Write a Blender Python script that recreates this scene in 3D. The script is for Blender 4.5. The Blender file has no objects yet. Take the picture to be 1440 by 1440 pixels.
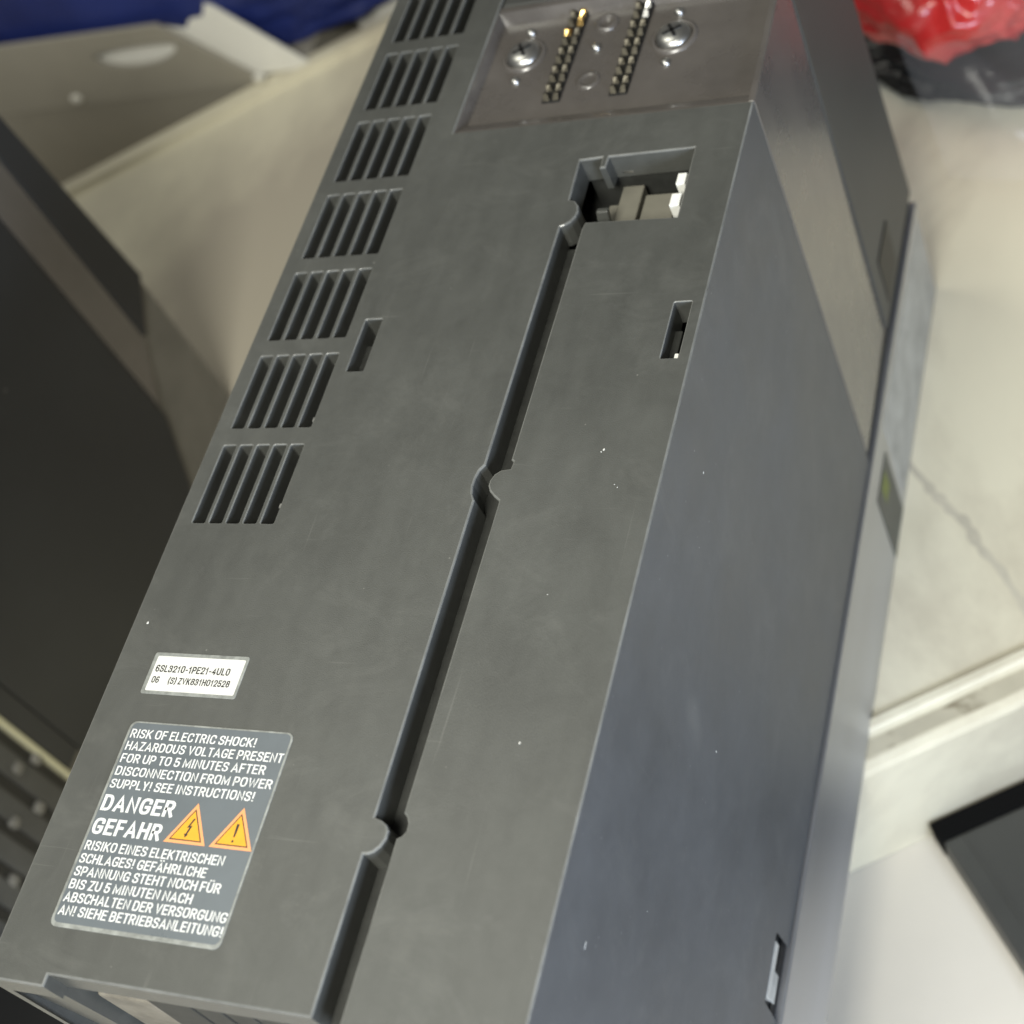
import bpy, bmesh, math, random
from mathutils import Vector, Matrix
from mathutils.geometry import tessellate_polygon
from mathutils import noise as mnoise

random.seed(7)
C = bpy.context.scene.collection
MM = 0.001
ZB = 215.0            # millimetres from the module's front face down to the lower surface


def W(x, y, z):
    """millimetres in the module's frame (front face at z = 0) -> metres in the world"""
    return Vector((x * MM, y * MM, (z + ZB) * MM))


# ------------------------------------------------------------------ camera
cam_d = bpy.data.cameras.new("camera")
cam = bpy.data.objects.new("camera", cam_d)
C.objects.link(cam)
Rx = Vector((0.90254087, 0.24621231, -0.3532697))
Ry = Vector((0.00539557, -0.82680659, -0.56246044))
Rz = Vector((-0.4305704, 0.50573744, -0.7475552))
m = Matrix((Rx, -Ry, -Rz)).transposed().to_4x4()
m.translation = W(197.678, -50.808, 216.281)
cam.matrix_world = m
cam_d.sensor_width = 36
cam_d.lens = 36 * 2265.59 / 1440
cam_d.clip_start = 0.005
cam_d.clip_end = 30
cam_d.dof.use_dof = True
cam_d.dof.focus_distance = 0.294
cam_d.dof.aperture_fstop = cam_d.lens / 3.4
bpy.context.scene.camera = cam

# ------------------------------------------------------------------ light
world = bpy.data.worlds.new("World")
bpy.context.scene.world = world
world.use_nodes = True
bg = world.node_tree.nodes["Background"]
bg.inputs["Color"].default_value = (1.0, 0.98, 0.92, 1)
bg.inputs["Strength"].default_value = 0.11


def area(name, loc, target, size, power, col):
    d = bpy.data.lights.new(name, "AREA")
    d.shape = "RECTANGLE"
    d.size, d.size_y = size
    d.energy = power
    d.color = col
    o = bpy.data.objects.new(name, d)
    C.objects.link(o)
    o.location = loc
    o.rotation_euler = (Vector(target) - Vector(loc)).to_track_quat("-Z", "Y").to_euler()
    return o


area("near_key_light", W(96, -205, 400), W(70, 110, -60), (0.22, 0.18), 3.9, (1.0, 0.985, 0.89))  # unseen key light, added near the camera for the falloff along the cover
area("ceiling_lamp", W(-470, 300, 1150), W(60, 60, 0), (0.45, 0.45), 4.1, (1.0, 0.985, 0.86))
area("window_light", W(470, -240, 120), W(70, 100, -60), (0.18, 0.16), 3.3, (0.69, 0.80, 1.0))

vs = bpy.context.scene.view_settings
vs.view_transform = "Standard"
vs.look = "None"
vs.exposure = 0.0
vs.gamma = 1.0
vs.use_curve_mapping = False

# ------------------------------------------------------------------ materials
MATS = {}


def nodes_of(name):
    mt = bpy.data.materials.new(name)
    mt.use_nodes = True
    nt = mt.node_tree
    b = nt.nodes["Principled BSDF"]
    MATS[name] = mt
    return mt, nt, b


def mat(name, col, rough=0.5, metal=0.0, spec=0.5, var=0.0, vscale=40.0, bump=0.0, bscale=3000.0,
        rvar=0.0, specks=0.0, speck_scale=120.0, speck_col=(0.6, 0.6, 0.56), coat=0.0, stretch=None, ior=None,
        stain=None, stain_scale=8.0, stain_lo=0.5, stain_hi=0.75, fine_var=0.0, patch=None):
    mt, nt, b = nodes_of(name)
    N, L = nt.nodes, nt.links
    b.inputs["Base Color"].default_value = (*col, 1)
    b.inputs["Roughness"].default_value = rough
    b.inputs["Metallic"].default_value = metal
    b.inputs["Specular IOR Level"].default_value = spec
    if ior:
        b.inputs["IOR"].default_value = ior
    if coat:
        b.inputs["Coat Weight"].default_value = coat
        b.inputs["Coat Roughness"].default_value = 0.15
    tc = N.new("ShaderNodeTexCoord")
    vec = tc.outputs["Object"]
    if stretch:
        mp = N.new("ShaderNodeMapping")
        mp.inputs["Scale"].default_value = stretch
        L.new(vec, mp.inputs["Vector"])
        vec = mp.outputs["Vector"]
    cur = None
    if var:
        n = N.new("ShaderNodeTexNoise")
        n.inputs["Scale"].default_value = vscale
        n.inputs["Detail"].default_value = 6
        n.inputs["Roughness"].default_value = 0.62
        L.new(vec, n.inputs["Vector"])
        r = N.new("ShaderNodeMapRange")
        r.inputs["From Min"].default_value = 0.3
        r.inputs["From Max"].default_value = 0.7
        r.inputs["To Min"].default_value = 1 - var
        r.inputs["To Max"].default_value = 1 + var
        L.new(n.outputs["Fac"], r.inputs["Value"])
        mx = N.new("ShaderNodeVectorMath")
        mx.operation = "SCALE"
        mx.inputs[0].default_value = col
        L.new(r.outputs["Result"], mx.inputs["Scale"])
        cur = mx.outputs["Vector"]
        if fine_var:
            n3 = N.new("ShaderNodeTexNoise")
            n3.inputs["Scale"].default_value = 170
            n3.inputs["Detail"].default_value = 8
            n3.inputs["Roughness"].default_value = 0.7
            n3.inputs["Distortion"].default_value = 1.2
            L.new(vec, n3.inputs["Vector"])
            mp3 = N.new("ShaderNodeMapping")
            mp3.inputs["Rotation"].default_value = (0.0, 0.0, 0.5)
            mp3.inputs["Scale"].default_value = (0.6, 0.16, 0.3)
            L.new(vec, mp3.inputs["Vector"])
            n4 = N.new("ShaderNodeTexNoise")       # faint rub marks, long in one direction
            n4.inputs["Scale"].default_value = 420
            n4.inputs["Detail"].default_value = 4
            L.new(mp3.outputs["Vector"], n4.inputs["Vector"])
            ad = N.new("ShaderNodeMath")
            ad.operation = "ADD"
            L.new(n3.outputs["Fac"], ad.inputs[0])
            L.new(n4.outputs["Fac"], ad.inputs[1])
            r3 = N.new("ShaderNodeMapRange")
            r3.inputs["From Min"].default_value = 0.7
            r3.inputs["From Max"].default_value = 1.3
            r3.inputs["To Min"].default_value = 1 - fine_var
            r3.inputs["To Max"].default_value = 1 + fine_var
            L.new(ad.outputs[0], r3.inputs["Value"])
            mx3 = N.new("ShaderNodeVectorMath")
            mx3.operation = "SCALE"
            L.new(cur, mx3.inputs[0])
            L.new(r3.outputs["Result"], mx3.inputs["Scale"])
            cur = mx3.outputs["Vector"]
            for rot, sc, lo_, hi_, amt in ((0.75, (55, 1500, 40), 0.71, 0.79, 0.13), (-0.5, (1300, 34, 30), 0.71, 0.79, 0.16),
                                           (0.2, (38, 60, 45), 0.52, 0.74, 0.15)):
                mp5 = N.new("ShaderNodeMapping")
                mp5.inputs["Rotation"].default_value = (0.25, 0.1, rot + 0.35)
                mp5.inputs["Scale"].default_value = sc
                L.new(vec, mp5.inputs["Vector"])
                n5 = N.new("ShaderNodeTexNoise")
                n5.inputs["Scale"].default_value = 1.0
                n5.inputs["Detail"].default_value = 2 if max(sc) > 500 else 9
                n5.inputs["Roughness"].default_value = 0.5 if max(sc) > 500 else 0.75
                n5.inputs["Distortion"].default_value = 0.0 if max(sc) > 500 else 0.8
                L.new(mp5.outputs["Vector"], n5.inputs["Vector"])
                r5 = N.new("ShaderNodeMapRange")
                r5.inputs["From Min"].default_value = lo_
                r5.inputs["From Max"].default_value = hi_
                r5.inputs["To Max"].default_value = amt
                L.new(n5.outputs["Fac"], r5.inputs["Value"])
                mx5 = N.new("ShaderNodeMix")
                mx5.data_type = "RGBA"
                L.new(cur, mx5.inputs["A"])
                mx5.inputs["B"].default_value = (0.24, 0.24, 0.22, 1)
                L.new(r5.outputs["Result"], mx5.inputs["Factor"])
                cur = mx5.outputs["Result"]
        if rvar:
            r2 = N.new("ShaderNodeMapRange")
            r2.inputs["From Min"].default_value = 0.3
            r2.inputs["From Max"].default_value = 0.7
            r2.inputs["To Min"].default_value = rough - rvar
            r2.inputs["To Max"].default_value = rough + rvar
            L.new(n.outputs["Fac"], r2.inputs["Value"])
            L.new(r2.outputs["Result"], b.inputs["Roughness"])
    if stain:
        n = N.new("ShaderNodeTexNoise")
        n.inputs["Scale"].default_value = stain_scale
        n.inputs["Detail"].default_value = 8
        n.inputs["Roughness"].default_value = 0.65
        n.inputs["Distortion"].default_value = 0.6
        L.new(vec, n.inputs["Vector"])
        r = N.new("ShaderNodeMapRange")
        r.inputs["From Min"].default_value = stain_lo
        r.inputs["From Max"].default_value = stain_hi
        L.new(n.outputs["Fac"], r.inputs["Value"])
        mx = N.new("ShaderNodeMix")
        mx.data_type = "RGBA"
        if cur:
            L.new(cur, mx.inputs["A"])
        else:
            mx.inputs["A"].default_value = (*col, 1)
        mx.inputs["B"].default_value = (*stain, 1)
        L.new(r.outputs["Result"], mx.inputs["Factor"])
        cur = mx.outputs["Result"]
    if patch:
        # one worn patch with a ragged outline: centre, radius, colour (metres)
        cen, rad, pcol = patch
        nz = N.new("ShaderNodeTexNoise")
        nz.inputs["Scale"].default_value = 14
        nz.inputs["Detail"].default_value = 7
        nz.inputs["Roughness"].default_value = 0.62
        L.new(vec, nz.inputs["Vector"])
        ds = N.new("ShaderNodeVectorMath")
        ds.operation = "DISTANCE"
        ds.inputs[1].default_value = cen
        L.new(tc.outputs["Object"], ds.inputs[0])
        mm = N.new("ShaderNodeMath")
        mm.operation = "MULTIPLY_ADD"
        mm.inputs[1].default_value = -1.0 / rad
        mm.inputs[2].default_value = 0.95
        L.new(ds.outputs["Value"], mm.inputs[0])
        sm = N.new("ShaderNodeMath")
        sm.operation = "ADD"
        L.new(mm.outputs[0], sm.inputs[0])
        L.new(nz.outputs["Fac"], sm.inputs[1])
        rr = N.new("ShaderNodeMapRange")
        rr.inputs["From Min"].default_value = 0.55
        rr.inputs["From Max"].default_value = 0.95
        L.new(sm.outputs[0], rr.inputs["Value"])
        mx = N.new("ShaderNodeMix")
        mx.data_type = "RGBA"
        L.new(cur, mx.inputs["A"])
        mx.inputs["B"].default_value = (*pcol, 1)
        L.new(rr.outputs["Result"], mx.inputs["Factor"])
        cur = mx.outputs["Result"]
    if specks:
        v = N.new("ShaderNodeTexVoronoi")
        v.inputs["Scale"].default_value = speck_scale
        L.new(tc.outputs["Object"], v.inputs["Vector"])
        # only some of the cells carry a fleck, each of its own size
        sep = N.new("ShaderNodeSeparateColor")
        L.new(v.outputs["Color"], sep.inputs["Color"])
        mr = N.new("ShaderNodeMapRange")
        mr.inputs["From Min"].default_value = 1 - specks
        mr.inputs["From Max"].default_value = 1.0
        mr.inputs["To Min"].default_value = 0.0
        mr.inputs["To Max"].default_value = 0.10
        L.new(sep.outputs["Red"], mr.inputs["Value"])
        lt = N.new("ShaderNodeMath")
        lt.operation = "LESS_THAN"
        L.new(v.outputs["Distance"], lt.inputs[0])
        L.new(mr.outputs["Result"], lt.inputs[1])
        mu = N.new("ShaderNodeMath")
        mu.operation = "MULTIPLY"
        L.new(lt.outputs[0], mu.inputs[0])
        L.new(sep.outputs["Green"], mu.inputs[1])
        mx = N.new("ShaderNodeMix")
        mx.data_type = "RGBA"
        if cur:
            L.new(cur, mx.inputs["A"])
        else:
            mx.inputs["A"].default_value = (*col, 1)
        mx.inputs["B"].default_value = (*speck_col, 1)
        L.new(mu.outputs[0], mx.inputs["Factor"])
        cur = mx.outputs["Result"]
    if cur:
        L.new(cur, b.inputs["Base Color"])
    if bump:
        n = N.new("ShaderNodeTexNoise")
        n.inputs["Scale"].default_value = bscale
        n.inputs["Detail"].default_value = 3
        L.new(vec, n.inputs["Vector"])
        bp = N.new("ShaderNodeBump")
        bp.inputs["Strength"].default_value = bump
        bp.inputs["Distance"].default_value = 0.0002
        L.new(n.outputs["Fac"], bp.inputs["Height"])
        L.new(bp.outputs["Normal"], b.inputs["Normal"])
    return mt


mat("cover_plastic", (0.069, 0.071, 0.065), 0.365, var=0.15, vscale=20, bump=0.22, bscale=4200, rvar=0.07, fine_var=0.11,
    specks=0.10, speck_scale=520, speck_col=(0.22, 0.22, 0.2))
mat("side_plastic", (0.086, 0.090, 0.093), 0.47, var=0.14, vscale=24, bump=0.22, bscale=4200, rvar=0.06, fine_var=0.09,
    specks=0.10, speck_scale=520, speck_col=(0.24, 0.24, 0.24))
mat("cover_edge", (0.15, 0.153, 0.145), 0.22, var=0.25, vscale=150)  # worn, polished rims; the paler base also paints in their highlight
mat("upper_plastic", (0.055, 0.056, 0.052), 0.5, var=0.12, vscale=30, bump=0.3, bscale=2600)
mat("gloss_plastic", (0.095, 0.086, 0.078), 0.29, spec=0.85, var=0.16, vscale=60, rvar=0.07, bump=0.04, bscale=900, coat=0.3)
mat("dark_plastic", (0.028, 0.029, 0.026), 0.6, var=0.25, vscale=300, specks=0.16, speck_scale=420,
    speck_col=(0.16, 0.16, 0.15))
mat("black_plastic", (0.008, 0.008, 0.008), 0.5)
mat("aluminium", (0.50, 0.51, 0.53), 0.42, metal=0.85, var=0.12, vscale=30, stretch=(1, 0.15, 1), rvar=0.08, bump=0.1)
mat("rating_plate", (0.42, 0.42, 0.39), 0.5, var=0.22, vscale=120)
mat("plate_dark", (0.05, 0.055, 0.05), 0.4, var=0.3, vscale=200)
mat("plate_green", (0.16, 0.19, 0.03), 0.5)
mat("label_film", (0.105, 0.122, 0.134), 0.32, var=0.09, vscale=90, rvar=0.06, bump=0.06, bscale=500)
mat("label_rim", (0.23, 0.24, 0.225), 0.35, var=0.35, vscale=500)
mat("label_white", (0.66, 0.66, 0.63), 0.5, var=0.03, vscale=200)
mat("print_white", (0.70, 0.71, 0.70), 0.5, var=0.05, vscale=700)
mat("print_black", (0.02, 0.02, 0.02), 0.5)
mat("sign_yellow", (0.72, 0.34, 0.02), 0.45, var=0.06, vscale=400)
mat("sign_orange", (0.78, 0.33, 0.13), 0.45)
mat("gold", (0.85, 0.58, 0.22), 0.22, metal=1.0)
mat("dull_contact", (0.075, 0.068, 0.052), 0.42, metal=0.8, var=0.3, vscale=900)
mat("steel", (0.55, 0.55, 0.53), 0.36, metal=1.0, var=0.1, vscale=400)
mat("cream_plastic", (0.18, 0.172, 0.14), 0.5, var=0.08, vscale=200)
mat("white_plastic", (0.85, 0.85, 0.80), 0.4)
mat("dust_fleck", (0.62, 0.62, 0.59), 0.5)
mat("terminal_beige", (0.17, 0.155, 0.125), 0.55, var=0.35, vscale=160, bump=0.4, bscale=900)
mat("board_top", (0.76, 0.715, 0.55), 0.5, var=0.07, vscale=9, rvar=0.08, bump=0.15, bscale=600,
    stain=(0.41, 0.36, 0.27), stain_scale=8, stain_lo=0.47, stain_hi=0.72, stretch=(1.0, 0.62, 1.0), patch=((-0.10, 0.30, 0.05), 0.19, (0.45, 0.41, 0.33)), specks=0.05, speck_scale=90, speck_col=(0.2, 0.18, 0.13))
mat("board_edge", (0.58, 0.57, 0.46), 0.5, var=0.08, vscale=30)
mat("lower_white", (0.66, 0.62, 0.54), 0.5, var=0.06, vscale=7)
mat("carton_grey", (0.34, 0.32, 0.27), 0.7, var=0.12, vscale=14, bump=0.1, bscale=500)
mat("carton_white", (0.88, 0.87, 0.80), 0.6, var=0.06, vscale=40)
mat("case_dark", (0.045, 0.046, 0.042), 0.5, var=0.1, vscale=30, bump=0.2)
mat("blue_bag", (0.018, 0.032, 0.17), 0.45, var=0.35, vscale=16, bump=0.2, bscale=300)
mat("red_bag", (0.50, 0.026, 0.024), 0.25, var=0.15, vscale=20, coat=0.2)
mat("black_bag", (0.012, 0.012, 0.012), 0.35, var=0.3, vscale=20)
mat("unit_slat", (0.06, 0.06, 0.056), 0.5, var=0.2, vscale=60)
mat("unit_plastic", (0.026, 0.028, 0.030), 0.5, var=0.15, vscale=20, bump=0.3, bscale=2600, specks=0.05, speck_scale=160)
mat("unit_gloss", (0.11, 0.10, 0.09), 0.22, spec=0.8, var=0.1, vscale=60, coat=0.5)
mat("unit_metal", (0.20, 0.195, 0.175), 0.5, metal=0.3, var=0.2, vscale=40)
mat("unit_brass", (0.62, 0.60, 0.42), 0.4, metal=0.2)

mat("gap_shade", (0.004, 0.004, 0.004), 0.9, spec=0.1)  # flat black that paints the shade in the gap beside the case

mt, nt, b = nodes_of("clear_film")
b.inputs["Base Color"].default_value = (0.95, 0.95, 0.95, 1)
b.inputs["Roughness"].default_value = 0.12
b.inputs["Alpha"].default_value = 0.06
b.inputs["Specular IOR Level"].default_value = 0.9


# ------------------------------------------------------------------ mesh helpers (all in millimetres)
class Thing:
    def __init__(self, name, origin, label, cat, group=None, rotz=0.0):
        self.o = bpy.data.objects.new(name, None)
        C.objects.link(self.o)
        self.o.empty_display_size = 0.02
        self.org = Vector(origin)
        self.o.location = W(*origin)
        self.o.rotation_euler = (0, 0, rotz)
        self.o["label"] = label
        self.o["category"] = cat
        if group:
            self.o["group"] = group


def link(name, me, material, thing=None, parent=None, label=None, smooth=False):
    """verts of me are in mm (module frame); bring them to metres local to the thing's base"""
    org = thing.org if thing else Vector((0, 0, -ZB))
    for v in me.vertices:
        v.co = (v.co - org) * MM
    o = bpy.data.objects.new(name, me)
    C.objects.link(o)
    if material:
        me.materials.append(MATS[material])
    if parent is not None:
        o.parent = parent
    elif thing:
        o.parent = thing.o
    if label:
        o["label"] = label
    if smooth:
        for p in me.polygons:
            p.use_smooth = True
    return o


def from_bm(name, bm, material, thing=None, parent=None, label=None, smooth=False, recalc=True):
    if recalc:
        bmesh.ops.recalc_face_normals(bm, faces=bm.faces)
    me = bpy.data.meshes.new(name)
    bm.to_mesh(me)
    bm.free()
    return link(name, me, material, thing, parent, label, smooth)


def add_box(bm, x0, x1, y0, y1, z0, z1, bev=0.0, seg=2):
    g = bmesh.ops.create_cube(bm, size=1.0)
    vs_ = g["verts"]
    for v in vs_:
        v.co = Vector(((x0 + x1) / 2 + v.co.x * (x1 - x0), (y0 + y1) / 2 + v.co.y * (y1 - y0), (z0 + z1) / 2 + v.co.z * (z1 - z0)))
    if bev:
        es = list({e for v in vs_ for e in v.link_edges})
        bmesh.ops.bevel(bm, geom=es, offset=bev, segments=seg, profile=0.5, affect="EDGES")
    return vs_


def box(name, x0, x1, y0, y1, z0, z1, material, thing=None, parent=None, bev=0.0, label=None):
    bm = bmesh.new()
    add_box(bm, x0, x1, y0, y1, z0, z1, bev)
    return from_bm(name, bm, material, thing, parent, label)


def hexa(bm, lo, hi, bev=0.0):
    """solid from two quads (lists of 4 points)"""
    v = [bm.verts.new(p) for p in lo] + [bm.verts.new(p) for p in hi]
    fs = [bm.faces.new((v[3], v[2], v[1], v[0])), bm.faces.new(v[4:8])]
    for i in range(4):
        j = (i + 1) % 4
        fs.append(bm.faces.new((v[i], v[j], v[4 + j], v[4 + i])))
    if bev:
        es = list({e for f in fs for e in f.edges})
        bmesh.ops.bevel(bm, geom=es, offset=bev, segments=2, profile=0.5, affect="EDGES")


def rrect(x0, y0, x1, y1, r, n=3):
    pts = []
    for cx, cy, a in ((x1 - r, y0 + r, -90), (x1 - r, y1 - r, 0), (x0 + r, y1 - r, 90), (x0 + r, y0 + r, 180)):
        for i in range(n + 1):
            t = math.radians(a + 90 * i / n)
            pts.append((cx + r * math.cos(t), cy + r * math.sin(t)))
    return pts


def area2(p):
    return sum(p[i][0] * p[(i + 1) % len(p)][1] - p[(i + 1) % len(p)][0] * p[i][1] for i in range(len(p)))


def offset(p, d):
    """move every side of a CCW polygon inwards by d (negative: outwards), mitred"""
    out = []
    n = len(p)
    for i in range(n):
        a, b_, c = Vector(p[i - 1]), Vector(p[i]), Vector(p[(i + 1) % n])
        e1 = (b_ - a).normalized()
        e2 = (c - b_).normalized()
        n1 = Vector((-e1.y, e1.x))
        n2 = Vector((-e2.y, e2.x))
        k = 1 + n1.dot(n2)
        mvec = (n1 + n2) / max(k, 0.35)
        out.append(tuple(b_ + mvec * d))
    return out


def plate(outer, holes, z_top, depth, b_out, b_hole, low=None, nseg=3, edge_slot=0):
    """flat plate with holes; every rim is rounded; walls run down by depth (or to low(x, y))"""
    bm = bmesh.new()
    loops = []
    if area2(outer) < 0:
        outer = outer[::-1]
    rims = []
    for k, poly in enumerate([outer] + holes):
        sgn, bw = (1, b_out) if k == 0 else (-1, b_hole)
        if area2(poly) < 0:
            poly = poly[::-1]
        rings = []
        for i in range(nseg + 1):
            t = math.pi / 2 * i / nseg
            q = offset(poly, sgn * bw * (1 - math.sin(t)))
            z = z_top - bw * (1 - math.cos(t))
            rings.append([bm.verts.new((x, y, z)) for x, y in q])
        last = []
        for x, y in poly:
            zb = z_top - depth
            if k == 0 and low:
                zb = low(x, y, zb)
            last.append(bm.verts.new((x, y, zb)))
        rings.append(last)
        n = len(poly)
        for q_, (r0, r1) in enumerate(zip(rings, rings[1:])):
            for i in range(n):
                j = (i + 1) % n
                f = (r0[i], r1[i], r1[j], r0[j]) if sgn > 0 else (r0[j], r1[j], r1[i], r0[i])
                fc = bm.faces.new(f)
                if q_ < nseg:
                    fc.material_index = edge_slot
        rims.append(rings[0])
    flat = [v for r in rims for v in r]
    tris = tessellate_polygon([[v.co.copy() for v in r] for r in rims])
    for t in tris:
        a, b_, c = (flat[i] for i in t)
        if (b_.co - a.co).cross(c.co - a.co).z < 0:
            b_, c = c, b_
        try:
            bm.faces.new((a, b_, c))
        except ValueError:
            pass
    return bm


def revolve(profile, cx, cy, seg=28):
    """profile: (r, z) from outside to the axis"""
    bm = bmesh.new()
    rings = []
    for r, z in profile:
        if r < 1e-6:
            rings.append([bm.verts.new((cx, cy, z))])
        else:
            rings.append([bm.verts.new((cx + r * math.cos(2 * math.pi * i / seg), cy + r * math.sin(2 * math.pi * i / seg), z)) for i in range(seg)])
    for r0, r1 in zip(rings, rings[1:]):
        for i in range(seg):
            j = (i + 1) % seg
            if len(r1) == 1:
                bm.faces.new((r0[i], r0[j], r1[0]))
            else:
                bm.faces.new((r0[i], r0[j], r1[j], r1[i]))
    return bm


# a condensed sans drawn in strokes: (u, v) inside the cap box, a third value rounds that corner
GL = {
    "A": (0.62, [[(0, 0), (0.5, 1), (1, 0)], [(0.2, 0.28), (0.8, 0.28)]]),
    "B": (0.56, [[(0, 0.5), (0, 1), (0.94, 1, .3), (0.94, 0.53, .25), (0.05, 0.53)], [(0, 0.5), (0, 0), (1, 0, .3), (1, 0.53, .25), (0.3, 0.53)]]),
    "C": (0.56, [[(1, 0.74), (1, 1, .4), (0, 1, .4), (0, 0, .4), (1, 0, .4), (1, 0.26)]]),
    "D": (0.58, [[(0.05, 0), (0, 0), (0, 1), (1, 1, .45), (1, 0, .45), (0.05, 0)]]),
    "E": (0.50, [[(1, 1), (0, 1), (0, 0), (1, 0)], [(0.2, 0.52), (0.88, 0.52)]]),
    "F": (0.48, [[(1, 1), (0, 1), (0, 0)], [(0.2, 0.5), (0.85, 0.5)]]),
    "G": (0.60, [[(1, 0.78), (1, 1, .4), (0, 1, .4), (0, 0, .4), (0.98, 0, .35), (0.98, 0.44), (0.62, 0.44)]]),
    "H": (0.58, [[(0, 0), (0, 1)], [(1, 0), (1, 1)], [(0.1, 0.52), (0.9, 0.52)]]),
    "I": (0.20, [[(0.5, 0), (0.5, 1)]]),
    "K": (0.58, [[(0, 0), (0, 1)], [(0.95, 1), (0.12, 0.42)], [(0.38, 0.55), (1, 0)]]),
    "L": (0.47, [[(0, 1), (0, 0), (1, 0)]]),
    "M": (0.72, [[(0, 0), (0, 1), (0.5, 0.12), (1, 1), (1, 0)]]),
    "N": (0.58, [[(0, 0), (0, 1), (1, 0), (1, 1)]]),
    "O": (0.60, [[(0.5, 1), (0, 1, .42), (0, 0, .42), (1, 0, .42), (1, 1, .42), (0.5, 1)]]),
    "P": (0.54, [[(0, 0), (0, 1), (1, 1, .35), (1, 0.43, .3), (0.15, 0.43)]]),
    "R": (0.56, [[(0, 0), (0, 1), (0.97, 1, .32), (0.97, 0.48, .28), (0.15, 0.48)], [(0.55, 0.46), (1, 0)]]),
    "S": (0.55, [[(0.98, 0.78), (0.98, 1, .36), (0.02, 1, .36), (0.02, 0.56, .28), (1, 0.47, .28), (1, 0, .36), (0, 0, .36), (0, 0.22)]]),
    "T": (0.50, [[(0, 1), (1, 1)], [(0.5, 0.85), (0.5, 0)]]),
    "U": (0.58, [[(0, 1), (0, 0, .42), (1, 0, .42), (1, 1)]]),
    "V": (0.58, [[(0, 1), (0.5, 0), (1, 1)]]),
    "W": (0.86, [[(0, 1), (0.25, 0), (0.5, 0.95), (0.75, 0), (1, 1)]]),
    "Y": (0.56, [[(0, 1), (0.5, 0.42), (1, 1)], [(0.5, 0.42), (0.5, 0)]]),
    "Z": (0.52, [[(0, 1), (1, 1), (0, 0), (1, 0)]]),
    "!": (0.22, [[(0.5, 1), (0.5, 0.36)], [(0.5, 0), (0.5, 0.03)]]),
    "0": (0.54, [[(0.5, 1), (0, 1, .42), (0, 0, .42), (1, 0, .42), (1, 1, .42), (0.5, 1)]]),
    "1": (0.40, [[(0.05, 0.74), (0.65, 1), (0.65, 0)]]),
    "2": (0.52, [[(0, 0.7), (0, 1, .36), (1, 1, .36), (1, 0.58, .2), (0, 0.03), (0, 0), (1, 0)]]),
    "3": (0.52, [[(0, 0.75), (0, 1, .36), (0.95, 1, .36), (0.95, 0.53, .25), (0.35, 0.53)], [(0.35, 0.53), (1, 0.53, .25), (1, 0, .36), (0, 0, .36), (0, 0.26)]]),
    "4": (0.54, [[(0.75, 0), (0.75, 1), (0, 0.28), (1, 0.28)]]),
    "5": (0.52, [[(0.92, 1), (0.1, 1), (0.05, 0.55), (1, 0.62, .35), (1, 0, .36), (0, 0, .36), (0, 0.24)]]),
    "6": (0.54, [[(0.93, 0.86), (0.93, 1, .3), (0, 1, .4), (0, 0, .4), (1, 0, .36), (1, 0.56, .36), (0.05, 0.56)]]),
    "8": (0.54, [[(0.5, 1), (0.05, 1, .3), (0.05, 0.54, .25), (0.95, 0.54, .25), (0.95, 1, .3), (0.5, 1)], [(0.5, 0.54), (0, 0.54, .25), (0, 0, .32), (1, 0, .32), (1, 0.54, .25), (0.5, 0.54)]]),
    "(": (0.26, [[(1, 1.1), (0.1, 0.75, .3), (0.1, 0.2, .3), (1, -0.15)]]),
    ")": (0.26, [[(0, 1.1), (0.9, 0.75, .3), (0.9, 0.2, .3), (0, -0.15)]]),
    "-": (0.34, [[(0.1, 0.42), (0.9, 0.42)]]),
}
GL["\u00c4"] = (0.62, GL["A"][1] + [[(0.2, 1.28), (0.22, 1.28)], [(0.78, 1.28), (0.8, 1.28)]])
GL["\u00dc"] = (0.58, GL["U"][1] + [[(0.2, 1.28), (0.22, 1.28)], [(0.78, 1.28), (0.8, 1.28)]])


def round_path(pts):
    out = []
    for i, p in enumerate(pts):
        if len(p) < 3 or i in (0, len(pts) - 1):
            out.append(Vector(p[:2]))
            continue
        a, c, d = Vector(pts[i - 1][:2]), Vector(p[:2]), Vector(pts[i + 1][:2])
        # radii in the glyph's own box, at most half of each side
        ra = min(p[2], (a - c).length * 0.5)
        rd = min(p[2], (d - c).length * 0.5)
        s0 = c + (a - c).normalized() * ra
        s1 = c + (d - c).normalized() * rd
        for k in range(7):
            t = k / 6
            out.append(s0 * (1 - t) ** 2 + c * 2 * t * (1 - t) * 0.94 + (s0 + s1) * 0.5 * 2 * t * (1 - t) * 0.06 + s1 * t ** 2)
    return out


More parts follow.
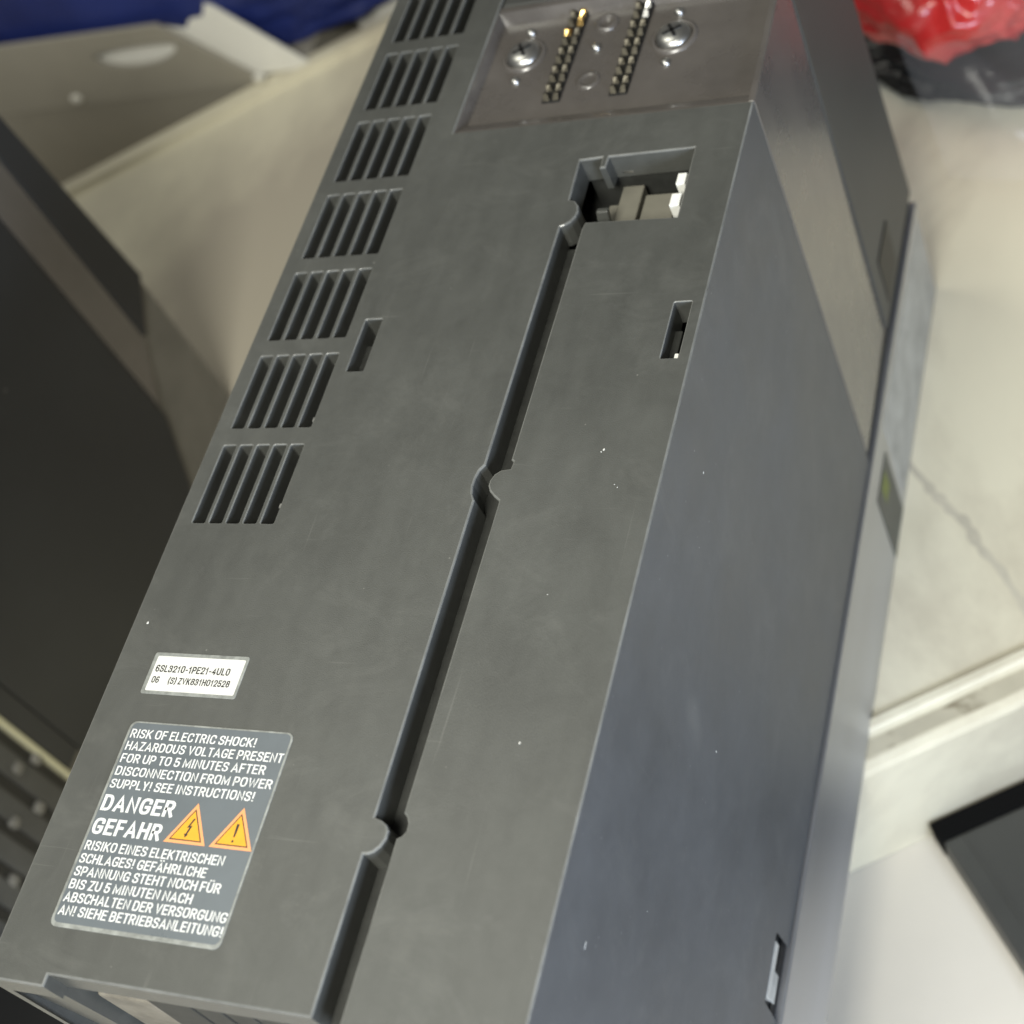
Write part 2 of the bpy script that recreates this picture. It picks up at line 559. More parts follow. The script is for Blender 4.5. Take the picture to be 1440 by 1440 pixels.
def text_mesh(body, x0, x1, base, cap, z, sw, gap=0.105, space=0.22):
    """sw: stroke width over cap height"""
    quads = []
    pen = 0.0
    for ch in body:
        if ch == " ":
            pen += space
            continue
        w, strokes = GL[ch]
        for si, st in enumerate(strokes):
            pts = [Vector((sw / 2 + u[0] * (w - sw), sw / 2 + u[1] * (1 - sw))) if len(u) == 2 else
                   (sw / 2 + u[0] * (w - sw), sw / 2 + u[1] * (1 - sw), u[2] * (w * 1.35 if w > 0.3 else 1.0)) for u in st]
            pts = round_path([tuple(p) for p in pts])
            q = [pts[0]]
            for p in pts[1:]:
                if (p - q[-1]).length > 1e-4:
                    q.append(p)
            if len(q) < 2:
                q.append(q[0] + Vector((0, 0.01)))
            d0 = (q[1] - q[0]).normalized()
            d1 = (q[-1] - q[-2]).normalized()
            closed = (q[0] - q[-1]).length < 1e-4
            if not closed:
                q[0] = q[0] - d0 * sw / 2
                q[-1] = q[-1] + d1 * sw / 2
            L_, R_ = [], []
            for i, p in enumerate(q):
                e1 = (q[i] - q[i - 1]).normalized() if i else (d1 if closed else (q[1] - q[0]).normalized())
                e2 = (q[i + 1] - q[i]).normalized() if i < len(q) - 1 else (d0 if closed else e1)
                n1, n2 = Vector((-e1.y, e1.x)), Vector((-e2.y, e2.x))
                k = max(1 + n1.dot(n2), 0.28)
                mv = (n1 + n2) / k * sw / 2
                L_.append(p + mv + Vector((pen, 0)))
                R_.append(p - mv + Vector((pen, 0)))
            for i in range(len(q) - 1):
                quads.append((R_[i], R_[i + 1], L_[i + 1], L_[i], si))
        pen += w + gap
    width = pen - gap
    kx = (x1 - x0) / width
    bm = bmesh.new()
    for a, b2, c, d, si in quads:
        vv = []
        for p in (a, b2, c, d):
            vv.append(bm.verts.new((x0 + p.x * kx, base + min(max(p.y, -0.2), 1.4) * cap, z + 0.003 * si)))
        bm.faces.new(vv)
    bmesh.ops.remove_doubles(bm, verts=bm.verts, dist=1e-4)
    bmesh.ops.recalc_face_normals(bm, faces=bm.faces)
    for f in bm.faces:
        if f.normal.z < 0:
            f.normal_flip()
    me = bpy.data.meshes.new("text")
    bm.to_mesh(me)
    bm.free()
    return me


def poly_flat(pts, z):
    bm = bmesh.new()
    bm.faces.new([bm.verts.new((x, y, z)) for x, y in pts])
    return bm


# ------------------------------------------------------------------ the setting: the board and the lower surface
U = Vector((0.848, 0.530))
NV = Vector((-0.530, 0.848))


def board_pt(u, n):
    p = U * u + NV * n
    return p.x, p.y


def struct(o):
    o["kind"] = "structure"
    return o


bm = bmesh.new()
prof = [(53.6, -214.8), (53.6, -167.5), (54.4, -165.6), (56.2, -165.0), (62.2, -165.0), (63.2, -164.7), (64.0, -163.6),
        (66.2, -163.4), (67.2, -164.6), (68.4, -165.0),
        (461.6, -165.0), (462.8, -164.6), (463.8, -161.6), (466.2, -161.3), (467.4, -164.6), (468.6, -165.0),
        (476.5, -165.0), (478.0, -166.5), (478.4, -214.8)]
NS = 24
cols = []
for i in range(NS + 1):
    u = -330 + 1050 * i / NS
    col = []
    for n, z in prof:
        jit = 0.5 * math.sin(u * 0.043 + n) if z < -166 else 0.0
        x, y = board_pt(u, n + jit * 0.3)
        col.append(bm.verts.new((x, y, z)))
    cols.append(col)
for c0, c1 in zip(cols, cols[1:]):
    for k in range(len(prof) - 1):
        bm.faces.new((c0[k], c1[k], c1[k + 1], c0[k + 1]))
bm.faces.new(cols[0])
bm.faces.new(cols[-1][::-1])
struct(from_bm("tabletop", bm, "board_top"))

board = bpy.data.objects["tabletop"]
mat("crease_dirt", (0.56, 0.52, 0.41), 0.7, var=0.12, vscale=120)
mat("board_grime", (0.52, 0.48, 0.36), 0.6, var=0.10, vscale=60, stain=(0.22, 0.185, 0.12), stain_scale=60, stain_lo=0.52, stain_hi=0.66, bump=0.5, bscale=400)
bm = bmesh.new()
prev = None
for i in range(160):
    u = -320 + 1030 * i / 159
    n0 = 57.0 + 0.8 * mnoise.noise(Vector((u * 0.05, 1, 0)))
    n1 = 61.8 + 0.7 * mnoise.noise(Vector((u * 0.07, 5, 0)))
    cur = (bm.verts.new((*board_pt(u, n0), -164.94)), bm.verts.new((*board_pt(u, n1), -164.94)))
    if prev:
        bm.faces.new((prev[0], cur[0], cur[1], prev[1]))
    prev = cur
o = from_bm("grime_band", bm, "board_grime")
o.parent = board
for pts in ([(84, 241), (101, 224), (109, 214.5), (117, 205.6), (127, 192), (136.4, 178.5), (150, 157)],):
    bm = bmesh.new()
    prev = None
    fine = []
    for (xa_, ya_), (xb_, yb2) in zip(pts, pts[1:]):
        for k in range(8):
            fine.append(Vector((xa_ + (xb_ - xa_) * k / 8, ya_ + (yb2 - ya_) * k / 8)))
    for i, p in enumerate(fine):
        w_ = (0.8 + 1.8 * abs(mnoise.noise(Vector((i * 0.31, len(pts), 0))))) * min(1, i / 5, (len(fine) - 1 - i) / 5)
        p = p + Vector((0.7, 0.7)) * 1.2 * mnoise.noise(Vector((i * 0.22, 3.0, len(pts))))
        cur = (bm.verts.new((p.x - w_ * 0.75, p.y - w_ * 0.66, -164.95)), bm.verts.new((p.x + w_ * 0.75, p.y + w_ * 0.66, -164.95)))
        if prev:
            bm.faces.new((prev[0], cur[0], cur[1], prev[1]))
        prev = cur
    o = from_bm("crease", bm, "crease_dirt")
    o.parent = board
bm = bmesh.new()
s = [bm.verts.new(p) for p in ((-2500, -2500, -215), (2500, -2500, -215), (2500, 2500, -215), (-2500, 2500, -215))]
bm.faces.new(s)
struct(from_bm("floor", bm, "lower_white"))

# ------------------------------------------------------------------ the power module in front
PM = Thing("power_module", (50, 146, -165),
           "large dark grey drive power module with warning label, lying on its back across the board", "power module",
           "drive power modules")

outer = [(0, 0), (2, 0), (13, 0), (13, 2.1), (64.65, 2.1),
         (64.7, 28.9), (65.4, 28.95), (66.4, 29.4), (67.4, 30.5), (68.0, 32.0), (67.95, 33.4), (67.3, 34.3), (66.2, 35.0), (64.75, 35.4),
         (64.7, 98.2), (63.9, 99.6), (63.5, 101.4), (63.55, 103.2), (63.9, 104.8), (64.75, 106.1),
         (64.75, 165.9), (65.6, 166.2), (66.8, 167.1), (67.6, 168.5), (67.8, 170.0), (67.4, 171.6), (66.4, 172.9), (65.0, 173.4),
         (64.6, 184.7), (69.5, 185.0), (69.6, 181.9), (71.0, 181.9), (71.1, 185.0), (89.7, 185.3), (89.9, 166.1), (70.1, 166.6),
         (69.75, 164.8), (69.7, 107.2), (70.25, 106.7), (70.1, 105.2), (68.3, 104.9), (67.2, 104.0), (66.6, 102.6), (66.6, 101.4),
         (67.2, 100.2), (68.4, 99.0), (69.7, 98.0), (69.75, 96.8), (69.7, 36.6), (70.4, 36.0), (71.0, 34.9), (71.1, 33.6), (70.6, 32.7), (69.75, 32.2),
         (69.7, 0), (97, 0), (100, 0), (100, 48.3), (100, 48.7), (100, 64.2), (100, 64.6),
         (100, 197.3), (97, 197.35), (30.8, 197.4), (30.7, 286), (2, 286), (0, 286)]
holes = []
rows = [92.5 + 23.22 * i for i in range(8)]
for y in rows:
    for k in range(5):
        holes.append(rrect(4.0 + 4.03 * k, y, 7.05 + 4.03 * k, y + 18.9, 0.35, 2))
holes.append(rrect(26.5, 129.7, 30.5, 143.4, 0.3, 2))
holes.append(rrect(94.0, 130.0, 97.5, 143.7, 0.25, 2))


def low(x, y, zb):
    if x > 99.5:
        return -115.0 if 48.6 < y < 64.3 else -126.0
    if x < 0.5:
        return -122.0
    return zb


cover = from_bm("front_cover", plate(outer, holes, 0.0, 6.0, 0.38, 0.22, low, edge_slot=1), "cover_plastic", PM, recalc=False)
cover.data.materials.append(MATS["cover_edge"])
cover.data.materials.append(MATS["side_plastic"])      # the flank: rougher, a little lighter and bluer
for p in cover.data.polygons:
    if p.material_index == 0 and p.normal.x > 0.98 and p.center.x > 0.0495:
        p.material_index = 2

# the chassis inside, seen dark through the slots and the groove
bm = bmesh.new()
add_box(bm, 1.2, 98.4, 14, 284, -121, -15.0)
add_box(bm, 1.2, 98.4, 4, 284, -126.5, -119.0)
from_bm("chassis", bm, "dark_plastic", PM)
box("groove_floor", 61, 74, 3, 165, -7.5, -6.05, "dark_plastic", PM)
box("vent_liner", 1.5, 26, 60, 284, -9.2, -8.0, "dark_plastic", PM)
# two bright bits of foil caught in the lowest vents
for (x, y) in ((22.6, 96.6), (22.6, 117.6)):
    box("foil_scrap", x - 0.25, x + 0.35, y, y + 1.1, -3.0, -0.7, "steel", PM, bev=0.1)

# left corner, terminals and fins on the near end
bm = bmesh.new()
hexa(bm, [(0.6, 1.2, -6.1), (12.8, 0.7, -6.1), (12.8, 8, -6.1), (0.6, 8, -6.1)],
     [(1.5, 5.5, -60), (12.0, 2.5, -60), (12.0, 10, -60), (1.5, 10, -60)])
from_bm("corner_post", bm, "cover_plastic", PM)
bm = bmesh.new()
hexa(bm, [(13.2, 2.7, -6.1), (35.5, 2.7, -6.1), (35.5, 6, -6.1), (13.2, 6, -6.1)],
     [(13.2, 5.0, -13), (35.5, 4.2, -13), (35.5, 9, -13), (13.2, 9, -13)])
from_bm("end_lip", bm, "dark_plastic", PM)
bm = bmesh.new()
add_box(bm, 13.9, 25.8, 3.2, 13, -34, -12.6, 0.6)
from_bm("terminal_block", bm, "terminal_beige", PM)
for i, (a, c) in enumerate(((27.0, 35.8), (36.5, 42.0), (42.7, 48.2), (48.9, 54.4), (55.1, 64.2))):
    bm = bmesh.new()
    hexa(bm, [(a, 2.9, -6.2), (c, 2.9, -6.2), (c, 8, -6.2), (a, 8, -6.2)],
         [(a, 2.2, -45), (c, 2.2, -45), (c, 13, -45), (a, 13, -45)], 0.15)
    from_bm("end_fin", bm, "dark_plastic", PM)
box("end_wall", 1.5, 98, 13.2, 15, -120, -14.9, "black_plastic", PM)

# interface block: shiny, with the panel recessed under the cover's level
bm = bmesh.new()
ya, yb = 197.55, 239.3
xa, xb = 100.25, 99.3
z0, z1 = -122.6, -0.35
pts_lo = [(31.2, ya, z0), (xa - 0.1, ya, z0), (xb - 0.1, yb, z0), (31.2, yb, z0)]
# side wall piece (the shiny strip along the module's flank) with a rounded front rim
hexa(bm, [(96, ya, z0), (xa, ya, z0), (xb, yb, z0), (96, yb, z0)], [(98.5, ya, z1), (xa - 0.1, ya, z1), (xb - 0.1, yb, z1), (97.6, yb, z1)], 0.4)
blk = from_bm("interface_block", bm, "gloss_plastic", PM)
bm = bmesh.new()
prof = [(197.6, -0.6), (198.6, -0.75), (201.2, -1.9), (202.2, -2.6), (236.2, -3.1), (239.2, -3.1)]
vl = []
for y, z in prof:
    vl.append((bm.verts.new((30.0, y, z)), bm.verts.new((31.4, y, z)), bm.verts.new((98.0, y, z)), bm.verts.new((98.9, y, z + 0.2 if z < -1 else z))))
for a, c in zip(vl, vl[1:]):
    for k in range(3):
        bm.faces.new((a[k], a[k + 1], c[k + 1], c[k]))
panel = from_bm("interface_panel", bm, "gloss_plastic", PM)
for p in panel.data.polygons:
    p.use_smooth = False
# left and top wall of the recess, lighter where they turn to the light
bm = bmesh.new()
hexa(bm, [(30.9, 198, -3.3), (32.2, 198, -3.3), (32.0, 239, -3.3), (30.9, 239, -3.3)],
     [(30.85, 197.6, -0.3), (31.1, 197.6, -0.3), (31.1, 239, -0.3), (30.85, 239, -0.3)])
hexa(bm, [(31, 235.6, -3.3), (98.6, 236.6, -3.3), (98.6, 239.2, -3.3), (31, 239.2, -3.3)],
     [(31, 237.4, -0.3), (98.6, 238.6, -0.3), (98.6, 239.2, -0.3), (31, 239.2, -0.3)])
from_bm("recess_wall", bm, "gloss_plastic", PM)


def screw(cx, cy):
    ring = from_bm("screw_seat", revolve([(5.6, -3.05), (5.2, -2.2), (4.5, -2.0), (4.3, -2.6)], cx, cy), "gloss_plastic", PM, smooth=True)
    bmx = revolve([(4.2, -2.9), (4.1, -2.0), (3.4, -1.2), (2.2, -0.75), (0, -0.6)], cx, cy)
    sc = from_bm("screw", bmx, "steel", PM, smooth=True)
    for a in (0.5, 0.5 + math.pi / 2):
        bmx = bmesh.new()
        vv = add_box(bmx, -2.3, 2.3, -0.4, 0.4, -0.95, -0.55)
        bmesh.ops.rotate(bmx, verts=bmx.verts, cent=(0, 0, 0), matrix=Matrix.Rotation(a, 3, "Z"))
        bmesh.ops.translate(bmx, verts=bmx.verts, vec=(cx, cy, 0))
        from_bm("cross_slot", bmx, "black_plastic", PM, sc)


def sub_fix():
    pass


screw(40.2, 223.9)
screw(76.6, 223.9)
for cx, cy in ((39.9, 231.8), (40.2, 215.4), (58.1, 223.7), (76.1, 232.2), (76.4, 215.6)):
    from_bm("guide_pin", revolve([(1.15, -3.1), (1.1, -2.3), (0.75, -1.9), (0, -1.75)], cx, cy, 16), "steel", PM, smooth=True)
for cx, cy in ((58.7, 232.0), (58.7, 212.9)):
    from_bm("boss", revolve([(3.0, -3.05), (2.8, -2.5), (2.2, -2.3), (1.6, -2.5), (1.3, -2.95), (0, -2.95)], cx, cy, 24), "gloss_plastic", PM, smooth=True)

# contact strips: a dark slot with two rows of spring contacts
bmx = bmesh.new()
bmx.verts.ensure_lookup_table()
for x0 in (49.0, 65.0):
    st = box("contact_strip", x0, x0 + 4.3, 206.8, 238.3, -2.9, -2.35, "black_plastic", PM, bev=0.12)
    shared = {}
    for r in range(2):
        for k in range(10):
            y = 208.2 + 3.05 * k
            tip = "dull_contact"
            if r == 1 and k >= 8:
                tip = "gold" if x0 < 60 else "steel"
            if r == 0 and k == 7 and x0 < 60:
                tip = "gold"
            key = (r, tip, k % 2)
            if key not in shared:
                bm = bmesh.new()
                sx = 0.25 if r else -0.25
                hexa(bm, [(-0.8, -1.15, -2.5), (0.8, -1.15, -2.5), (0.8, 0.9, -2.5), (-0.8, 0.9, -2.5)],
                     [(-0.5 + sx, 0.15, -1.2), (0.5 + sx, 0.15, -1.2 - 0.25 * (k % 2)), (0.5 + sx, 0.75, -1.3), (-0.5 + sx, 0.75, -1.3)], 0.12)
                bmesh.ops.recalc_face_normals(bm, faces=bm.faces)
                me = bpy.data.meshes.new("contact")
                bm.to_mesh(me)
                bm.free()
                for v in me.vertices:
                    v.co *= MM
                me.materials.append(MATS[key[1]])
                shared[key] = me
            o = bpy.data.objects.new("contact", shared[key])
            C.objects.link(o)
            o.parent = st
            o.location = (Vector((x0 + 1.1 + 2.1 * r, y, 0)) - PM.org) * MM
            if key[1] == "gold":
                o["label"] = "bright gold contact towards the strip's far end"

# upper housing above the panel
bm = bmesh.new()
hexa(bm, [(31.0, 239.6, -122.6), (100.1, 239.6, -122.6), (100.1, 291.8, -122.6), (31.0, 291.8, -122.6)],
     [(31.0, 239.6, -0.3), (99.4, 239.6, -0.3), (99.4, 279.0, -0.3), (31.0, 279.0, -0.3)], 0.6)
from_bm("upper_housing", bm, "upper_plastic", PM)
box("housing_slot", 99.2, 100.35, 246.5, 262, -119.5, -103, "black_plastic", PM, bev=0.3)

# inside the connector opening
box("opening_floor", 63, 91.5, 164.5, 187, -15.5, -14.2, "dark_plastic", PM)
box("opening_wall", 64.6, 91.0, 185.6, 187, -14.2, -6.1, "dark_plastic", PM)
bm = bmesh.new()
hexa(bm, [(69.6, 167.2, -14), (73.2, 167.2, -14), (73.0, 169.4, -14), (69.6, 169.4, -14)],
     [(70.3, 171.8, -2.6), (72.9, 171.8, -2.6), (72.9, 173.2, -2.8), (70.3, 173.2, -2.8)], 0.3)
from_bm("release_tongue", bm, "cover_plastic", PM)
box("connector", 71.9, 76.7, 172.5, 184.3, -14, -8.0, "cream_plastic", PM, bev=0.3)
box("connector", 77.4, 84.6, 170.5, 181.6, -14, -8.4, "cream_plastic", PM, bev=0.3)
box("connector", 69.6, 71.7, 171.0, 179.6, -14, -8.6, "cream_plastic", PM, bev=0.3)
box("white_lug", 87.5, 89.5, 175.5, 178.6, -5.0, -0.25, "white_plastic", PM, bev=0.25)
box("white_lug", 87.3, 89.5, 169.6, 173.0, -5.0, -0.25, "white_plastic", PM, bev=0.25)
bm = bmesh.new()
add_box(bm, 72.6, 75.0, 185.0, 185.55, -5.2, -4.4, 0.2)
from_bm("contact_spring", bm, "steel", PM)

# latch pockets
for (x0, x1, y0, y1) in ((26.2, 30.8, 129.2, 143.8), (93.6, 97.9, 129.5, 144.1)):
    box("latch_tongue", x0 + 0.3, x1 - 2.4, y0 + 1.5, y1 - 4.5, -10.5, -3.6, "dark_plastic", PM, bev=0.2)
box("latch_tip", 96.2, 97.0, 130.6, 131.9, -3.2, -1.0, "white_plastic", PM, bev=0.15)

# latch in the flank near the back
box("side_latch", 97.6, 100.0, 50.2, 62.6, -118.6, -115.9, "rating_plate", PM, bev=0.25)
box("side_latch", 97.4, 99.4, 51.2, 57.6, -124.2, -120.8, "rating_plate", PM, bev=0.25)
box("side_latch_cover", 96.6, 98.6, 48.8, 64.2, -126.2, -115.4, "dark_plastic", PM)

# heatsink
bm = bmesh.new()
add_box(bm, 0.5, 100.9, 2, 292, -165, -126.8, 0.5, 3)
hs = from_bm("heatsink", bm, "aluminium", PM)
box("heatsink_gasket", 2, 99.2, 4, 290, -127.0, -122.4, "black_plastic", PM)
box("rating_plate", 100.85, 101.05, 213, 288, -161.5, -131.0, "rating_plate", PM)
hp = box("type_plate", 100.85, 101.1, 192.0, 208.4, -164.0, -136.5, "plate_dark", PM)
box("green_mark", 101.1, 101.16, 197.5, 203.5, -145.5, -138.5, "plate_green", PM, hp)

# ---- warning label and serial label
lab = from_bm("warning_label", plate(rrect(9.2, 10.15, 44.3, 49.1, 1.4, 4), [], 0.12, 0.115, 0.06, 0.05), "label_rim", PM,
              recalc=False, label="blue-grey warning label with white English and German text")
from_bm("label_film", poly_flat(rrect(9.75, 10.9, 43.9, 48.75, 1.1, 4), 0.135), "label_film", PM, lab)
LINES = [("RISK OF ELECTRIC SHOCK!", 37.3, 45.75), ("HAZARDOUS VOLTAGE PRESENT", 43.75, 43.3), ("FOR UP TO 5 MINUTES AFTER", 41.1, 40.85),
         ("DISCONNECTION FROM POWER", 43.4, 38.35), ("SUPPLY! SEE INSTRUCTIONS!", 40.8, 35.85),
         ("RISIKO EINES ELEKTRISCHEN", 39.4, 24.05), ("SCHLAGES! GEF\u00c4HRLICHE", 36.8, 21.65), ("SPANNUNG STEHT NOCH F\u00dcR", 40.6, 19.3),
         ("BIS ZU 5 MINUTEN NACH", 35.9, 16.95), ("ABSCHALTEN DER VERSORGUNG", 43.75, 14.6), ("AN! SIEHE BETRIEBSANLEITUNG!", 43.9, 12.25)]
for tx, x1, yb_ in LINES:
    link("warning_text", text_mesh(tx, 10.15, x1, yb_, 1.75, 0.16, 0.14), "print_white", PM, lab)
link("danger_text", text_mesh("DANGER", 10.1, 25.7, 31.5, 3.05, 0.16, 0.17), "print_white", PM, lab)
link("danger_text", text_mesh("GEFAHR", 10.1, 24.8, 27.05, 3.05, 0.16, 0.17), "print_white", PM, lab)
for cx, kind in ((30.15, 0), (39.6, 1)):
    def tri(k):
        cy = 29.62
        pts = [(cx, 34.6), (cx - 4.32, 27.1), (cx + 4.32, 27.1)]
        return [(cx + (x - cx) * k, cy + (y - cy) * k) for x, y in pts]
    from_bm("triangle_border", poly_flat(tri(1.0), 0.155), "sign_orange", PM, lab)
    from_bm("triangle_outline", poly_flat(tri(0.78), 0.165), "print_black", PM, lab)
    from_bm("triangle_field", poly_flat(tri(0.70), 0.175), "sign_yellow", PM, lab)
    if kind == 0:
        bolt = [(0.28, 2.1), (-0.55, 0.2), (-0.02, 0.35), (-0.38, -0.95), (-0.68, -0.85), (-0.28, -1.7), (0.25, -0.95), (-0.02, -1.0), (0.5, 0.75), (0.0, 0.6), (0.62, 2.05)]
        from_bm("bolt_symbol", poly_flat([(cx + x, 29.75 + y * 0.95) for x, y in bolt], 0.185), "print_black", PM, lab)
    else:
        from_bm("exclamation_mark", poly_flat([(cx - 0.16, 29.2), (cx + 0.16, 29.2), (cx + 0.27, 31.6), (cx - 0.27, 31.6)], 0.185), "print_black", PM, lab)
        from_bm("exclamation_dot", poly_flat(rrect(cx - 0.22, 28.25, cx + 0.22, 28.7, 0.2, 3), 0.185), "print_black", PM, lab)

ser = from_bm("serial_label", plate(rrect(8.35, 54.75, 29.4, 63.4, 0.5, 3), [], 0.1, 0.095, 0.05, 0.05), "label_rim", PM,
              recalc=False, label="small white serial number label")
from_bm("label_paper", poly_flat(rrect(9.2, 55.4, 28.85, 62.65, 0.3, 3), 0.115), "label_white", PM, ser)
link("serial_text", text_mesh("6SL3210-1PE21-4UL0", 9.75, 26.3, 59.3, 1.45, 0.135, 0.155), "print_black", PM, ser)
link("serial_text", text_mesh("06", 9.85, 11.5, 57.0, 1.35, 0.135, 0.155), "print_black", PM, ser)
link("serial_text", text_mesh("(S) ZVK831H012528", 13.6, 27.2, 56.95, 1.35, 0.135, 0.155), "print_black", PM, ser)

# a few chips and flecks of dust that the photograph shows singly


def fleck(x, y, z, a, b_, c):
    bm = bmesh.new()
    bmesh.ops.create_icosphere(bm, subdivisions=1, radius=1)
    for v in bm.verts:
        k = random.uniform(0.75, 1.15)
        v.co = Vector((x + v.co.x * a * k, y + v.co.y * b_ * k, z + v.co.z * c * k))
    from_bm("dust_fleck", bm, "dust_fleck", PM)


for x, y, r in ((87.7, 109.2, .26), (87.3, 108.7, .14), (86.8, 50.4, .22), (3.5, 69.6, .28), (91.5, 101.5, .09), (92.2, 100.9, .1), (84.5, 78.5, .1)):
    fleck(x, y, 0.02, r, r * 1.3, 0.08)
for y, z, ry, rz in ((116.8, -18, .25, .35), (77.4, -55, .26, .4), (23.3, -14, .8, .2), (104, -24, .12, .15), (38, -37, .12, .14)):
    fleck(100.02, y, z, 0.06, ry, rz)

# ------------------------------------------------------------------ the second module at the left
SM = Thing("power_module", (-184, 157, -165),
           "small dark drive power module, mostly in shadow, left of the labelled one", "power module", "drive power modules", math.radians(0.6))
XL = -147.0
bm = bmesh.new()
sec = [(112, 0), (112, -164), (214, -164), (227, -137), (227, 0)]
va = [bm.verts.new((XL, y, z)) for y, z in sec]
vb = [bm.verts.new((-220, y, z)) for y, z in sec]
bm.faces.new(va)
bm.faces.new(vb[::-1])
for i in range(5):
    j = (i + 1) % 5
    bm.faces.new((va[i], vb[i], vb[j], va[j]))
bmesh.ops.bevel(bm, geom=list(bm.edges), offset=0.7, segments=2, profile=0.5, affect="EDGES")
from_bm("housing", bm, "unit_plastic", SM)
bm = bmesh.new()
hexa(bm, [(-219, 227.4, -133), (XL - 0.1, 227.4, -133), (XL - 0.4, 241.8, -114), (-219, 241.8, -114)],
     [(-219, 227.4, -1), (XL - 0.2, 227.4, -1), (XL - 0.6, 241.8, -1), (-219, 241.8, -1)], 0.5)
from_bm("interface_block", bm, "unit_gloss", SM)
bm = bmesh.new()
hexa(bm, [(-219, 242, -113), (XL + 0.2, 242, -113), (XL + 0.2, 257.5, -99), (-219, 257.5, -99)],
     [(-219, 242, -1), (XL - 0.3, 242, -1), (XL - 0.3, 251, -1), (-219, 251, -1)], 0.5)
from_bm("upper_housing", bm, "unit_plastic", SM)
bm = bmesh.new()
add_box(bm, -218, XL - 1.2, 8, 257, -165, -90, 0.6)
from_bm("heatsink", bm, "unit_metal", SM)
box("base_ledge", -219, XL + 0.2, 103.9, 111.6, -160, -2, "unit_plastic", SM, bev=0.6)
box("trim_strip", -219, XL + 0.9, 101.6, 103.4, -164, -2, "unit_brass", SM, bev=0.3)
box("fan_cavity", -218, XL - 0.9, 9, 101, -164.5, -2, "black_plastic", SM)
box("shade_plate", -221, -112, 3, 52, -164.9, -161.5, "black_plastic", SM, bev=0.5)  # added black plate, stands in for the shade in the gap between the modules
for i in range(8):
    y = 90.5 - 11.0 * i
    box("grille_slat", -219, XL - 0.2 + 0.1 * i, y, y + 7.2, -164.0, -2, "unit_slat", SM, bev=0.5)
for i, (y, z) in enumerate(((100.6, -144.5), (94.5, -138.5), (88.5, -154), (80.3, -146.5), (65.5, -156))):
    box("grille_pin", XL - 6, XL + 0.7, y - 1.9, y + 1.9, z - 2.2, z + 1.8, "unit_metal", SM, bev=1.0)

# ------------------------------------------------------------------ open carton at the back left
CT = Thing("open_carton", (-330, 520, -215), "grey open carton with an oval hand hole in its raised flap", "carton")
box("body", -500, -186, 433.5, 640, -215, -165.5, "carton_grey", CT, bev=1.0)
th = 1.6


def upright(poly_xz, holes_xz, y, thick, lean):
    bm = plate(poly_xz, holes_xz, 0.0, thick, 0.3, 0.3, nseg=2)
    # back face
    back = [e for e in bm.edges if e.is_boundary]
    for v in bm.verts:
        x, zz, t = v.co.x, v.co.y, v.co.z
        v.co = Vector((x, y - t + (zz + 165) * lean, zz))
    bmesh.ops.recalc_face_normals(bm, faces=bm.faces)
    return bm


hole = [( -259 + 22.5 * math.cos(a) , -141.5 - (2.0 if math.sin(a) > 0 else 8.0) * -math.sin(a)) for a in [2 * math.pi * i / 28 for i in range(28)]]
hole = [(x, z + 1.0) for x, z in hole]
flap = from_bm("front_flap", upright([(-470, -164.8), (-202, -164.8), (-240, -129.5), (-430, -127)], [hole], 432.5, th, 0.06), "carton_grey", CT)
from_bm("inner_liner", upright([(-465, -164.0), (-178, -164.0), (-221, -130.0), (-240, -130.2), (-425, -133)], [], 436.5, 1.4, 0.3), "carton_white", CT)
for (x, z, r) in ((-203.5, -162, 2.2), (-303, -160, 2.2)):
    bm = bmesh.new()
    bmesh.ops.create_uvsphere(bm, u_segments=12, v_segments=8, radius=r)
    for v in bm.verts:
        v.co = Vector((x + v.co.x * 1.4, 431.6 + v.co.y * 0.6, z + v.co.z))
    from_bm("fold_tab", bm, "carton_white", CT, smooth=True)


# ------------------------------------------------------------------ crumpled bags behind
def bag(name, centre, semi, material, label, cat, seed, amp=0.18, fine=0.05, flat=-165.0, sub=6, fold=0.0, boxy=0.0):
    T = Thing(name, (centre[0], centre[1], flat), label, cat)
    bm = bmesh.new()
    bmesh.ops.create_icosphere(bm, subdivisions=sub, radius=1)
    off = Vector((seed * 3.7, seed * 1.3, seed * 2.1))
    for v in bm.verts:
        d = v.co.normalized()
        if boxy:
            d0 = Vector([math.copysign(abs(c) ** boxy, c) for c in d])
            d = d0
        k = 1 + amp * mnoise.noise(d * 1.6 + off) + amp * 0.6 * mnoise.noise(d * 3.4 + off)
        k += fine * (1 - abs(mnoise.noise(d * 5.5 + off * 2))) + fine * 0.6 * (1 - abs(mnoise.noise(d * 11 + off)))
        if fold:
            k += fold * (1 - abs(math.sin(6 * d.x + 3 * d.y + 2.2 * mnoise.noise(d * 2 + off)))) ** 3
        p = Vector((centre[0] + d.x * semi[0] * k, centre[1] + d.y * semi[1] * k, centre[2] + d.z * semi[2] * k))
        p.z = max(p.z, flat + 0.2)
        v.co = p
    from_bm("bag_skin", bm, material, T, smooth=True)
    return T


bag("blue_bag", (-290, 545, -115), (150, 96, 70), "blue_bag", "crumpled deep blue bag behind the open carton", "bag", 1, flat=-164.8, amp=0.08, boxy=0.55)
bag("black_bag", (150, 405, -156), (88, 36, 9), "black_bag", "crumpled black bag under the red one at the board's far edge", "bag", 3, fine=0.08)
RB = bag("red_bag", (104, 404, -117), (40, 48, 27), "red_bag", "shiny red plastic bag heaped on a black bag", "bag", 5, amp=0.12, fine=0.05, fold=0.05, flat=-150)

WP = Thing("white_packet", (-110, 560, -215), "white packet partly hidden behind the module's top end", "packet")
bm = bmesh.new()
add_box(bm, -178, -40, 478, 600, -214.8, -160, 4.0)
from_bm("packet_body", bm, "carton_white", WP)

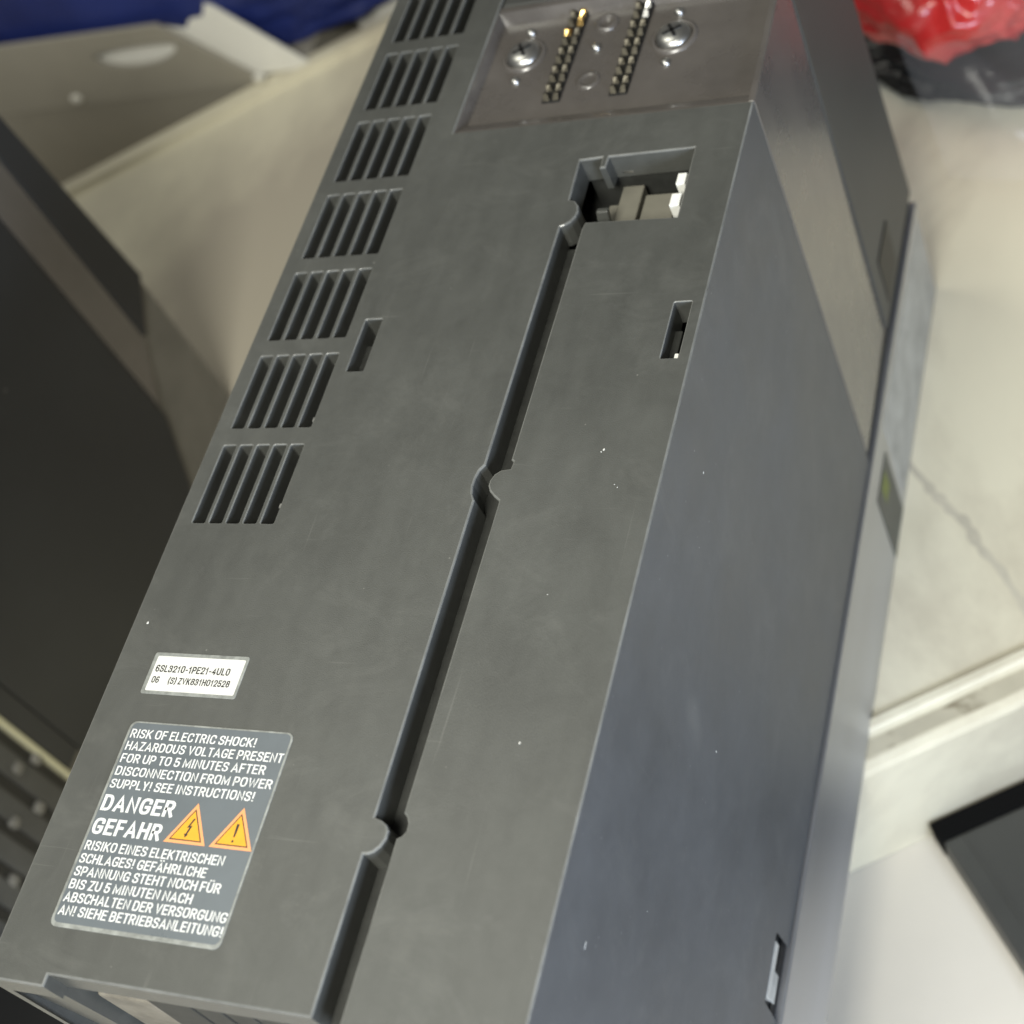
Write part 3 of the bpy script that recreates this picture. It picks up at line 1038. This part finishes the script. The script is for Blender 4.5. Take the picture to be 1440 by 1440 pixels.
# clear film folded over the red bag
FT = Thing("clear_film", (150, 400, -140), "crinkled clear plastic film hanging over the red and black bags", "plastic film")
bm = bmesh.new()
NX, NY = 40, 30
grid = []
for j in range(NY + 1):
    row = []
    for i in range(NX + 1):
        s_, t_ = i / NX, j / NY
        x = 100 + 95 * s_ - 20 * t_
        y = 338 + 36 * t_ - 8 * s_
        z = -163 + 70 * t_ ** 0.8
        r = 4.0 * abs(math.sin(7 * s_ + 3.5 * t_)) ** 0.6 + 3 * mnoise.noise(Vector((s_ * 5, t_ * 4, 1.7)))
        row.append(bm.verts.new((x, y - r, z + r * 0.6)))
    grid.append(row)
for j in range(NY):
    for i in range(NX):
        bm.faces.new((grid[j][i], grid[j][i + 1], grid[j + 1][i + 1], grid[j + 1][i]))
from_bm("film_sheet", bm, "clear_film", FT, smooth=True)

# ------------------------------------------------------------------ dark flat case at the lower right
DC = Thing("dark_case", (170, 90, -215), "dark grey flat case on the white surface, below the board's edge", "case")
e = Vector((0.601, -0.799))       # along its left edge, towards the viewer
r = Vector((0.848, 0.530))        # along the board
p0 = Vector((114.6, 126.0))


def dc(u, v, z):
    q = p0 + r * u + e * v
    return (q.x, q.y, z)


bm = bmesh.new()
hexa(bm, [dc(0, 0, -214.8), dc(0, 160, -214.8), dc(150, 160, -214.8), dc(150, 0, -214.8)],
     [dc(0.6, 0, -205), dc(0.6, 160, -205), dc(150, 160, -205), dc(150, 0, -205)], 0.6)
from_bm("case_body", bm, "case_dark", DC)
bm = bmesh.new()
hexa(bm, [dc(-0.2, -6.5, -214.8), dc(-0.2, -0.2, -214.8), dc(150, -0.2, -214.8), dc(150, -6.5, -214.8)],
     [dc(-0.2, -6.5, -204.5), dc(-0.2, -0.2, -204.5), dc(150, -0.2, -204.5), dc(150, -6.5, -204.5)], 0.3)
from_bm("gap_shade_strip", bm, "gap_shade", DC)  # dark strip added for the shade in the gap under the board
bm = bmesh.new()
hexa(bm, [dc(6.0, 1, -204.9), dc(6.0, 158, -204.9), dc(7.2, 158, -204.9), dc(7.2, 1, -204.9)],
     [dc(6.0, 1, -204.5), dc(6.0, 158, -204.5), dc(7.2, 158, -204.5), dc(7.2, 1, -204.5)])
from_bm("case_rib", bm, "case_dark", DC)
